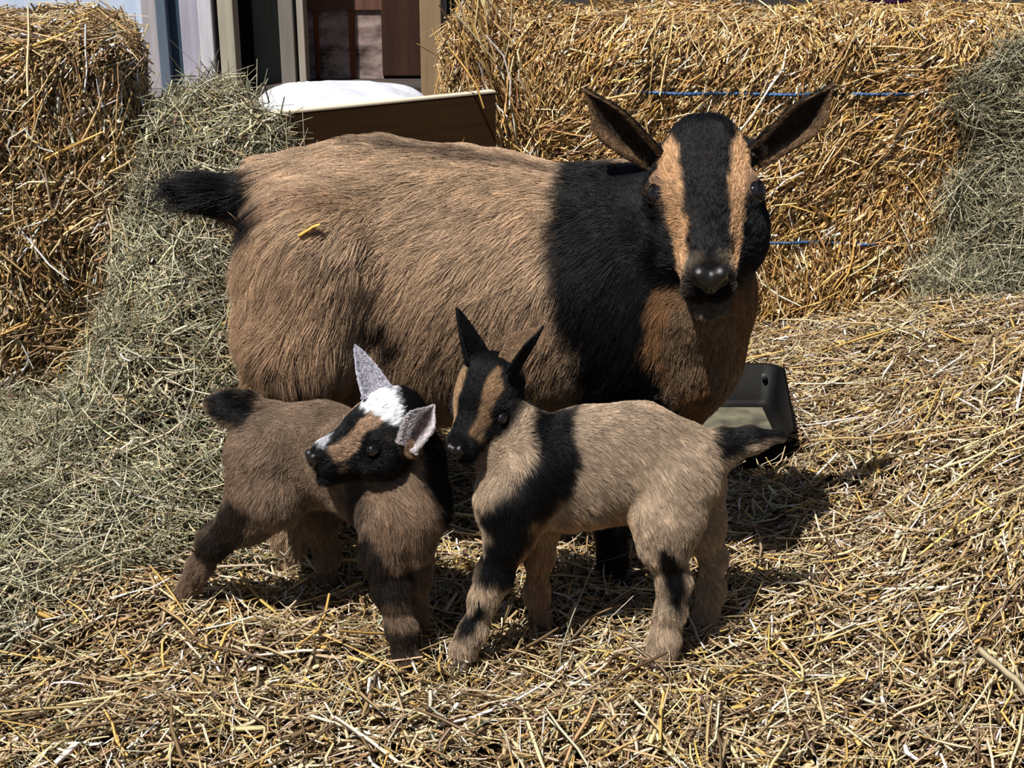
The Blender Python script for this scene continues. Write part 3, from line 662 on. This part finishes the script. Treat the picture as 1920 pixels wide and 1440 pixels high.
# ------------------------------------------------------------------ the adult goat
def adult():
    hd = Head(P(1320, 240, .165), P(1332, 490, .035), roll=math.radians(4))
    v = Vol((-.36, -.02, -.01), (.34, .42, .56), .0034)
    yb = .245
    # trunk
    for a, b in (((572, 408, yb + .02, 118), (690, 445, yb + .015, 178)), ((690, 445, yb + .015, 178), (860, 515, yb, 228)), ((860, 515, yb, 228), (1010, 545, yb - .01, 224)),
                 ((1010, 545, yb - .01, 222), (1130, 555, yb - .02, 218)), ((1130, 540, yb - .02, 205), (1235, 590, yb - .035, 168))):
        (pa, ra), (pb, rb) = S(*a), S(*b); v.cap(pa, pb, ra, rb, .03, .86)
    pa, ra = S(760, 610, yb, 185); pb, rb = S(960, 600, yb, 190); v.cap(pa, pb, ra, rb, .03, .9)      # belly
    limb(v, [(1225, 600, .20, 140), (1286, 560, .18, 106), (1265, 680, .195, 98), (1245, 760, .2, 70)], .03)               # brisket
    limb(v, [(1150, 470, .23, 140), (1240, 420, .20, 118), (1305, 350, .185, 78)], .035)              # neck
    limb(v, [(1294, 540, .175, 104), (1318, 440, .165, 86)], .03)
    # hind quarters
    for yy, sx in ((.175, 0), (.325, 6)):
        limb(v, [(578 + sx, 520, yy + .02, 116), (562 + sx, 640, yy, 96), (532 + sx, 740, yy, 66)], .03)
        limb(v, [(520 + sx, 740, yy, 60), (500 + sx, 880, yy, 36), (545 + sx, 985, yy, 27), (556 + sx, 1085 if yy < .2 else 1010, yy, 26)], .02)
    limb(v, [(600, 470, .19, 130), (575, 600, .175, 110)], .03)
    # forelegs
    for yy, x in ((.165, 1150), (.285, 1105)):
        limb(v, [(x, 690, yy + .01, 80), (x, 850, yy, 42), (x - 4, 960, yy, 30), (x, 1000 if yy > .2 else 1085, yy, 26)], .02)
    # tail core
    limb(v, [(505, 365, yb + .02, 58), (455, 372, yb + .02, 40), (400, 362, yb + .01, 24), (350, 350, yb, 10)], .02)
    goat_head(v, hd, False, ((P(1238, 296, .172), .013), (P(1412, 286, .172), .013))); v.rough(.0016, .05, 3)
    def paint(V, N):
        x, y = proj(V); n = noise(V, .045, 4) * 26 + noise(V, .014, 5) * 14 + noise(V, .15, 6) * 10
        q = hd.loc(V)
        C = np.ones_like(V) * lin(172, 146, 120)
        C = C * (1 + .16 * noise(V, .07, 7)[:, None]) 
        def lay(poly, c, soft=14, nn=1.0, amt=1.0):
            nonlocal C
            k = sstep(soft, -soft, poly_d(x, y, poly) + n * nn)[:, None] * amt; C = C * (1 - k) + np.array(c) * k
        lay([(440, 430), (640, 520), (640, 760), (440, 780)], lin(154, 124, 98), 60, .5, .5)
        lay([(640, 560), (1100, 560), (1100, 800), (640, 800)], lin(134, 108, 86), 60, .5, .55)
        lay([(430, 290), (500, 320), (515, 390), (470, 430), (430, 420), (200, 460), (200, 260)], BLACK, 16, .6)
        lay([(660, 255), (860, 280), (1060, 318), (1060, 330), (840, 297), (660, 268)], lin(70, 54, 44), 8, .25, .8)
        lay([(1065, 300), (1230, 300), (1300, 480), (1245, 560), (1212, 640), (1255, 740), (1300, 800), (1095, 800), (1092, 640), (1050, 560), (1020, 480), (1040, 400)], BLACK, 12, .7)
        lay([(685, 588), (735, 592), (775, 645), (730, 650)], lin(16, 13, 13), 14, .5, 1.0)
        lay([(690, 240), (1090, 300), (1090, 302), (690, 242)], BLACK, 6, .1, .5)
        lay([(1095, 780), (1190, 780), (1190, 1150), (1125, 1150)], BLACK, 10, .3)
        # under the throat: plain brown chest
        lay([(1230, 540), (1450, 480), (1450, 800), (1310, 800), (1215, 640)], lin(120, 88, 60), 10, .4)
        hm = sstep(.012, .004, hd.dist(V)) * sstep(-.80, -.70, q[:, 2] - .25 * np.clip(q[:, 1] - .5, 0, 1))
        C = C * (1 - hm[:, None]) + BLACK * hm[:, None]
        st = face_paint(C, q, 0, 0, False, 2)[:, None] * hm[:, None]; C = C * (1 - st) + lin(178, 140, 104) * st
        br = sstep(.15, .08, np.linalg.norm((q - [0, .36, -.02]) * [0, 1, 1], axis=1)) * sstep(.22, .26, np.abs(q[:, 0]))
        C = C * (1 - .7 * br[:, None]) + lin(150, 120, 96) * .7 * br[:, None]
        mz = sstep(.16, .10, np.hypot(np.abs(q[:, 0]) - .13, q[:, 1] - 1.0)) * .5; C = C * (1 - mz[:, None]) + lin(120, 108, 92) * mz[:, None]
        ch = sstep(-.22, -.30, q[:, 2]) * sstep(.90, .97, q[:, 1]) * sstep(.012, .004, hd.dist(V)) * .7; C = C * (1 - ch[:, None]) + lin(96, 90, 82) * ch[:, None]
        return C
    ctl = []
    def c_(px, py, yy, d, l): ctl.append((P(px, py, yy), d, l))
    for yy in (.10, .38):
        c_(1200, 400, yy, (-.7, 0, -.5), .020); c_(1100, 450, yy, (-.6, 0, -.8), .024); c_(1000, 400, yy, (-.8, 0, -.5), .024); c_(850, 380, yy, (-.9, 0, -.4), .026)
        c_(700, 340, yy, (-.9, 0, -.35), .026); c_(560, 350, yy, (-.8, 0, -.4), .024); c_(1150, 620, yy, (-.2, 0, -1), .028); c_(980, 600, yy, (-.45, 0, -.9), .030)
        c_(800, 560, yy, (-.55, 0, -.85), .032); c_(620, 520, yy, (-.45, 0, -.9), .030); c_(500, 520, yy, (-.4, 0, -.9), .028); c_(800, 740, yy, (-.3, 0, -1), .036); c_(1000, 740, yy, (-.2, 0, -1), .034)
        c_(480, 650, yy, (-.7, 0, -.5), .034); c_(560, 700, yy, (.2, 0, -.9), .036); c_(520, 900, yy, (0, 0, -1), .012); c_(1150, 900, yy, (0, 0, -1), .010)
    c_(1310, 600, .06, (0, 0, -1), .012); c_(1330, 700, .08, (-.3, 0, -1), .014); c_(1400, 560, .15, (.2, 0, -1), .012); c_(1200, 560, .12, (-.4, 0, -1), .022); c_(1260, 480, .12, (-.4, .2, -1), .016)
    c_(800, 270, .25, (-1, 0, -.1), .024); c_(1000, 320, .24, (-1, 0, -.1), .024); c_(1180, 320, .24, (-.9, .3, -.1), .022)
    c_(330, 345, .25, (-1, 0, .12), .085); c_(330, 362, .25, (-1, 0, -.4), .085); c_(410, 362, .255, (-1, 0, -.1), .06); c_(450, 370, .26, (-1, 0, .05), .038); c_(380, 352, .25, (-1, 0, .15), .055); c_(355, 372, .25, (-1, 0, -.35), .065); c_(500, 340, .26, (-.9, 0, .2), .025)
    for u, vv, ww, l in ((0, .9, -.05, .0055), (0, .5, .0, .008), (0, .2, .05, .011), (0, -.05, .0, .016), (.3, .5, -.3, .008), (-.3, .5, -.3, .008), (.25, .8, -.3, .006), (-.25, .8, -.3, .006), (.3, .15, -.2, .010), (-.3, .15, -.2, .010), (0, 1, -.4, .006)):
        ctl.append((hd.pt(u, vv, ww), -hd.v * 1.0 + hd.u * u * .5, l))
    def ear_col(inner, ss, tt):
        edge = sstep(.62, .92, np.abs(tt)); tan = lin(120, 96, 72)
        ci = lin(52, 42, 36)[None] * (1 - edge[:, None]) + tan[None] * edge[:, None]; 
        band = sstep(-.2, .5, tt)[:, None]
        co = BLACK[None] * band + lin(110, 88, 66)[None] * (1 - band)
        return np.where(inner[:, None] > .5, ci, co)
    fw = CAM - P(1330, 300, .15); fw = unit(fw)
    ears = [dict(g=dict(base=P(1242, 300, .174), tip=P(1098, 168, .165), face=fw + np.array([-.25, 0, -.45]), wid=.044, cup=.45, basew=.5), c=ear_col, hl=.005),
            dict(g=dict(base=P(1406, 290, .174), tip=P(1562, 160, .165), face=fw + np.array([.25, 0, -.45]), wid=.044, cup=.45, basew=.5), c=lambda a, b, c: ear_col(a, b, -c), hl=.005)]
    o = build_animal('goat', v, ears, hd, False, paint, ctl, 330000, .00016, 5, 'adult brown goat with black shoulders and striped face looking at the camera', 'goat', lift=.26)
    hooves([(P(1150, 1090, .165) * [1, 1, 0] + [0, 0, .004], (.3, -1, 0), .022)], o)
    return o, hd
goat, GH = adult()

KG = 'goat kids in front of their mother'
# ------------------------------------------------------------------ kid at the left, with the white crown
def kid_left():
    hd = Head(P(738, 742, .022), P(574, 828, -.020), roll=0)
    v = Vol((-.37, -.11, -.01), (-.04, .18, .30), .0022)
    for a, b in (((515, 838, .085, 82), (600, 850, .07, 92)), ((600, 850, .07, 92), (690, 880, .045, 92)), ((690, 880, .045, 90), (752, 940, .022, 86))):
        (pa, ra), (pb, rb) = S(*a), S(*b); v.cap(pa, pb, ra, rb, .016, .8)
    limb(v, [(755, 960, .02, 66), (765, 1010, .015, 46)], .02)
    limb(v, [(760, 930, .03, 66), (770, 860, .028, 50), (755, 815, .022, 46)], .02)                      # neck
    limb(v, [(505, 860, .06, 78), (500, 925, .05, 66), (462, 972, .05, 44), (404, 1012, .055, 27), (376, 1060, .06, 18), (343, 1120, .07, 18)], .014)   # stretched hind leg
    limb(v, [(565, 890, .115, 54), (596, 980, .12, 30), (614, 1040, .12, 18), (612, 1125, .12, 16)], .014)
    limb(v, [(720, 960, .0, 46), (712, 1040, -.008, 29), (732, 1105, -.010, 27), (750, 1175, -.013, 21), (760, 1228, -.016, 26)], .014)
    limb(v, [(778, 1000, .045, 42), (775, 1080, .04, 24), (780, 1165, .04, 20)], .014)
    limb(v, [(495, 800, .09, 44), (462, 775, .09, 30), (430, 764, .09, 25), (412, 760, .09, 16)], .012)    # tail
    goat_head(v, hd, True, ((P(770, 838, -.012), .008),)); v.rough(.0010, .03, 5)
    def paint(V, N):
        x, y = proj(V); n = noise(V, .02, 4) * 14 + noise(V, .007, 5) * 7; q = hd.loc(V)
        C = np.ones_like(V) * lin(124, 104, 87); C = C * (1 + .2 * noise(V, .03, 7)[:, None])
        def lay(poly, c, soft=10, nn=1.0, amt=1.0):
            nonlocal C
            k = sstep(soft, -soft, poly_d(x, y, poly) + n * nn)[:, None] * amt; C = C * (1 - k) + np.array(c) * k
        dk = lin(20, 17, 18)
        lay([(400, 735), (485, 735), (500, 770), (470, 792), (400, 790)], BLACK, 10)
        lay([(430, 930), (480, 960), (450, 1040), (400, 1060), (370, 1040), (380, 990)], dk, 12, .8, .92)
        lay([(655, 900), (690, 930), (690, 1020), (660, 1000), (640, 930)], dk, 10, 1, .7)
        lay([(665, 1000), (760, 1010), (770, 1120), (700, 1150), (670, 1080)], dk, 10, .8, .95)
        lay([(700, 1170), (790, 1170), (790, 1240), (730, 1240)], dk, 10, 1, .9)
        lay([(775, 830), (850, 800), (850, 1000), (820, 980), (790, 900)], BLACK, 10, .6)
        lay([(690, 910), (780, 900), (820, 980), (800, 1060), (730, 1050), (700, 980)], lin(134, 110, 90), 14, 1, .7)
        hm = sstep(.008, .002, hd.dist(V)) * sstep(-.78, -.66, q[:, 2])
        C = C * (1 - hm[:, None]) + BLACK * hm[:, None]
        st = face_paint(C, q, 0, 0, True, 2, (.16, .88), .12, .235)[:, None] * hm[:, None]; C = C * (1 - st) + lin(158, 130, 106) * st
        ck = sstep(.15, .07, np.linalg.norm((q - [.34, .16, -.40]) * [0, 1, 1], axis=1)) * (np.abs(q[:, 0]) > .15); C = C * (1 - .7 * ck[:, None]) + lin(112, 84, 56) * .7 * ck[:, None]
        wh = sstep(.02, -.02, np.linalg.norm((q - [.0, .20, .08]) / [.38, .17, .26], axis=1) * .3 - .3 + noise(q, .10, 3) * .09 + noise(q, .04, 5) * .05); C = C * (1 - wh[:, None]) + lin(236, 238, 242) * wh[:, None]
        ns = sstep(.13, .08, np.hypot(q[:, 0], q[:, 1] - .88) + noise(q, .05, 3) * .05) * (q[:, 2] > -.2) * .75; C = C * (1 - ns[:, None]) + lin(200, 202, 212) * ns[:, None]
        return C
    ctl = []
    def c_(px, py, yy, d, l): ctl.append((P(px, py, yy), d, l))
    c_(520, 780, .09, (-.9, 0, -.3), .010); c_(620, 790, .05, (-.9, 0, -.3), .011); c_(500, 870, .01, (-.6, 0, -.7), .012); c_(600, 880, .0, (-.6, 0, -.7), .013); c_(600, 960, .05, (-.4, 0, -1), .014)
    c_(450, 1000, .03, (-.5, 0, -.8), .010); c_(370, 1090, .04, (-.5, 0, -.9), .012); c_(680, 900, -.02, (-.2, 0, -1), .013); c_(760, 950, -.05, (.1, 0, -1), .020); c_(770, 1020, -.03, (.1, 0, -1), .024)
    c_(800, 900, -.03, (.3, 0, -1), .014); c_(740, 900, -.03, (.0, 0, -1), .015); c_(710, 1060, -.04, (0, 0, -1), .010); c_(740, 1200, -.05, (.1, 0, -1), .010); c_(615, 1080, .1, (0, 0, -1), .008); c_(430, 764, .09, (-1, 0, 0), .016); c_(412, 760, .09, (-1, 0, 0), .014)
    for u, vv, ww, l in ((0, .9, -.1, .0035), (0, .5, .0, .0055), (0, .2, .1, .008), (0, -.1, .0, .011), (.35, .5, -.3, .0045), (-.35, .5, -.3, .0045), (.25, .8, -.3, .003), (-.25, .8, -.3, .003), (.35, .15, -.3, .006), (-.35, .15, -.3, .006), (0, .5, -.65, .007)):
        ctl.append((hd.pt(u, vv, ww), -hd.v + hd.u * u * .5, l))
    def ecol(inner, ss, tt):
        return np.where(inner[:, None] > .5, (lin(58, 46, 48)[None] * (1 - sstep(.3, .8, np.abs(tt)))[:, None] + lin(190, 182, 184)[None] * sstep(.3, .8, np.abs(tt))[:, None]), (lin(150, 146, 150)[None] + 0 * ss[:, None]))
    fw = unit(CAM - P(760, 820, .02))
    ears = [dict(g=dict(base=P(766, 842, -.016), tip=P(814, 760, -.004), face=fw + np.array([-.25, 0, .1]), wid=.032, cup=.5, thick=.0013, basew=.6), c=ecol, hl=.002),
            dict(g=dict(base=P(702, 742, .035), tip=P(666, 648, .05), face=fw + np.array([.2, 0, 0]), wid=.028, cup=.6, thick=.0013, spike=True), c=lambda a, b, c: np.ones((len(a), 3)) * lin(168, 166, 178), hl=.002)]
    o = build_animal('goat_kid', v, ears, hd, True, paint, ctl, 210000, .00010, 6, 'small brown goat kid with a white patch on its crown, looking left', 'goat kid', lift=.38, clump_d=.006, clump=.45)
    hooves([(P(765, 1240, -.02) * [1, 1, 0] + [0, 0, .002], (.2, -1, 0), .015), (P(340, 1126, .07) * [1, 1, 0] + [0, 0, .002], (-.6, -.8, 0), .013)], o)
    return o
kid_left()

# ------------------------------------------------------------------ kid at the right, standing side on
def kid_right():
    hd = Head(P(912, 680, .030), P(842, 826, -.026), roll=0)
    v = Vol((-.10, -.10, -.01), (.29, .17, .36), .0022)
    for a, b in (((1005, 878, .03, 98), (1100, 870, .032, 106)), ((1100, 870, .032, 106), (1190, 862, .036, 104)), ((1190, 862, .036, 104), (1262, 875, .038, 90))):
        (pa, ra), (pb, rb) = S(*a), S(*b); v.cap(pa, pb, ra, rb, .016, .68)
    pa, ra = S(1060, 935, .03, 60); pb, rb = S(1180, 920, .035, 52); v.cap(pa, pb, ra, rb, .015, .8)
    limb(v, [(985, 890, .02, 84), (965, 940, .01, 72)], .02)
    limb(v, [(1000, 870, .03, 72), (960, 820, .03, 56), (935, 770, .032, 50)], .02)
    limb(v, [(965, 930, .002, 60), (955, 1000, -.003, 40), (927, 1080, -.006, 28), (908, 1120, -.008, 23), (888, 1180, -.012, 21), (872, 1212, -.014, 26)], .013)
    limb(v, [(1020, 950, .06, 48), (1012, 1040, .065, 22), (1006, 1110, .068, 18), (1014, 1160, .068, 21)], .013)
    limb(v, [(1268, 900, .025, 78), (1250, 970, .012, 66), (1246, 1020, .005, 43), (1264, 1086, .0, 26), (1258, 1140, -.002, 22), (1246, 1195, -.006, 21), (1240, 1226, -.008, 27)], .013)
    limb(v, [(1295, 900, .06, 62), (1305, 980, .066, 48), (1336, 1040, .07, 21), (1333, 1100, .07, 19), (1322, 1160, .068, 25)], .013)
    limb(v, [(1305, 862, .045, 52), (1350, 840, .045, 30), (1400, 826, .045, 22), (1452, 818, .045, 12)], .012)
    goat_head(v, hd, True, ((P(966, 700, .024), .007),)); v.rough(.0009, .03, 9)
    def paint(V, N):
        x, y = proj(V); n = noise(V, .02, 4) * 12 + noise(V, .007, 5) * 6; q = hd.loc(V)
        C = np.ones_like(V) * lin(164, 144, 123); C = C * (1 + .12 * noise(V, .03, 7)[:, None])
        def lay(poly, c, soft=8, nn=1.0, amt=1.0):
            nonlocal C
            k = sstep(soft, -soft, poly_d(x, y, poly) + n * nn)[:, None] * amt; C = C * (1 - k) + np.array(c) * k
        lay([(1000, 770), (1075, 765), (1085, 870), (1060, 930), (1020, 970), (1000, 1020), (975, 1090), (920, 1105), (892, 1085), (905, 1020), (930, 990), (905, 965), (900, 930), (960, 915), (1000, 860)], BLACK, 8)
        lay([(895, 1125), (915, 1130), (890, 1190), (855, 1195), (870, 1150)], BLACK, 6, .7)
        lay([(1240, 1025), (1285, 1040), (1295, 1110), (1275, 1150), (1245, 1130)], BLACK, 9, .8)
        lay([(1330, 800), (1470, 790), (1470, 828), (1400, 835), (1350, 862)], BLACK, 8, .5)
        lay([(1000, 980), (1180, 960), (1180, 1010), (1000, 1010)], lin(190, 150, 110), 14, 1, .6)
        lay([(985, 1020), (1045, 1020), (1045, 1190), (985, 1190)], lin(168, 126, 92), 10, 1, .7)
        hm = sstep(.008, .002, hd.dist(V)) * sstep(-.78, -.66, q[:, 2])
        C = C * (1 - hm[:, None]) + BLACK * hm[:, None]
        st = face_paint(C, q, 0, 0, True, 6, (.08, .84), .15, .25)[:, None] * hm[:, None]; C = C * (1 - st) + lin(136, 108, 80) * st
        return C
    ctl = []
    def c_(px, py, yy, d, l): ctl.append((P(px, py, yy), d, l))
    c_(1100, 780, .03, (.9, 0, -.2), .009); c_(1250, 790, .03, (.8, 0, -.4), .009); c_(1100, 880, -.02, (.8, 0, -.5), .010); c_(1230, 880, -.02, (.6, 0, -.8), .010); c_(1320, 880, .02, (.5, 0, -.9), .010)
    c_(1100, 960, .0, (.5, 0, -.9), .013); c_(980, 850, -.02, (.2, 0, -1), .014); c_(930, 900, -.02, (-.2, 0, -1), .018); c_(920, 950, -.02, (-.2, 0, -1), .018); c_(1010, 920, -.03, (.3, 0, -1), .013)
    c_(940, 1050, -.03, (.1, 0, -1), .011); c_(880, 1180, -.04, (0, 0, -1), .010); c_(1250, 1050, -.03, (.1, 0, -1), .009); c_(1240, 1200, -.04, (.2, 0, -1), .011); c_(1340, 1060, .05, (.5, 0, -1), .012); c_(1325, 1160, .05, (.4, 0, -1), .013)
    c_(1015, 1100, .05, (0, 0, -1), .008); c_(1380, 832, .04, (1, 0, 0), .014); c_(1450, 818, .04, (1, 0, .05), .012)
    for u, vv, ww, l in ((0, .9, -.1, .0035), (0, .5, .0, .0055), (0, .2, .1, .006), (0, -.1, .0, .008), (.35, .5, -.3, .004), (-.35, .5, -.3, .004), (.25, .8, -.3, .003), (-.25, .8, -.3, .003), (.35, .15, -.3, .006), (-.35, .15, -.3, .006), (0, .5, -.65, .006)):
        ctl.append((hd.pt(u, vv, ww), -hd.v + hd.u * u * .5, l))
    fw = unit(CAM - P(900, 680, .02))
    ears = [dict(g=dict(base=P(884, 680, .045), tip=P(857, 578, .055), face=fw + np.array([.8, 0, 0]), wid=.028, cup=.4, thick=.0015, spike=True), c=lambda a, b, c: np.ones((len(a), 3)) * BLACK, hl=.002),
            dict(g=dict(base=P(960, 706, .022), tip=P(1018, 612, .035), face=fw * .4 + np.array([-.9, 0, .8]), wid=.034, cup=.5, thick=.0013, basew=.7), c=lambda a, ss, c: np.where((c < -.3)[:, None], lin(124, 100, 78), BLACK), hl=.002)]
    o = build_animal('goat_kid', v, ears, hd, True, paint, ctl, 210000, .00010, 8, 'tan goat kid with a black shoulder band and pointed black ears standing side on', 'goat kid', lift=.3, clump_d=.006, clump=.4)
    hooves([(P(866, 1222, -.018) * [1, 1, 0] + [0, 0, .002], (-.5, -.9, 0), .015), (P(1238, 1238, -.01) * [1, 1, 0] + [0, 0, .002], (-.2, -1, 0), .015)], o)
    return o
kid_right()

# ------------------------------------------------------------------ single stalks and far things
def stalk(name, a, b, wid, colr, label, bend=.04, cat='straw'):
    a, b = np.array(a), np.array(b); rng = np.random.default_rng(4); d = b - a; L = np.linalg.norm(d)
    V, F, k = strands(((a + b) / 2)[None], d[None], np.array([[0, -.4, 1.0]]), np.array([L]), np.array([wid]), np.array([bend]), rng, seg=6, flat=.3)
    o = mesh_obj(name, V, F, mat(name + '_straw', colr, rough=.45, vary=(colr * .7, 40, (1, 1, 1))), smooth=False); tag(o, label, cat)
stalk('straw_stalk', P(560, 442, .121), P(600, 419, .121), .0062, lin(214, 172, 84), 'small yellow straw stalk lying on the adult goat\'s flank')
stalk('straw_stalk', P(1835, 1215, -.36), P(1935, 1305, -.36), .0075, lin(216, 200, 166), 'thick pale straw stalk close to the camera above the bedding at lower right')
def far_cloth():
    v = Vol(P(1670, 2, 1.75) - [.25, .2, .05], P(1670, 2, 1.75) + [.25, .2, .35], .008); c = P(1670, 4, 1.75)
    v.ell(c + [0, 0, .10], (.075, .06, .13), k=.02); v.ell(c + [.05, .0, .16], (.05, .05, .12), k=.03); v.ell(c + [-.04, .02, .17], (.05, .05, .12), k=.03); v.rough(.008, .03, 4)
    V, Q = v.surface(3); o = mesh_obj('cloth', V, Q, mat('purple_cloth', lin(120, 70, 120), rough=.9, spec=.1)); tag(o, 'purple cloth just showing above the top of the twine-bound bale', 'cloth')
far_cloth()
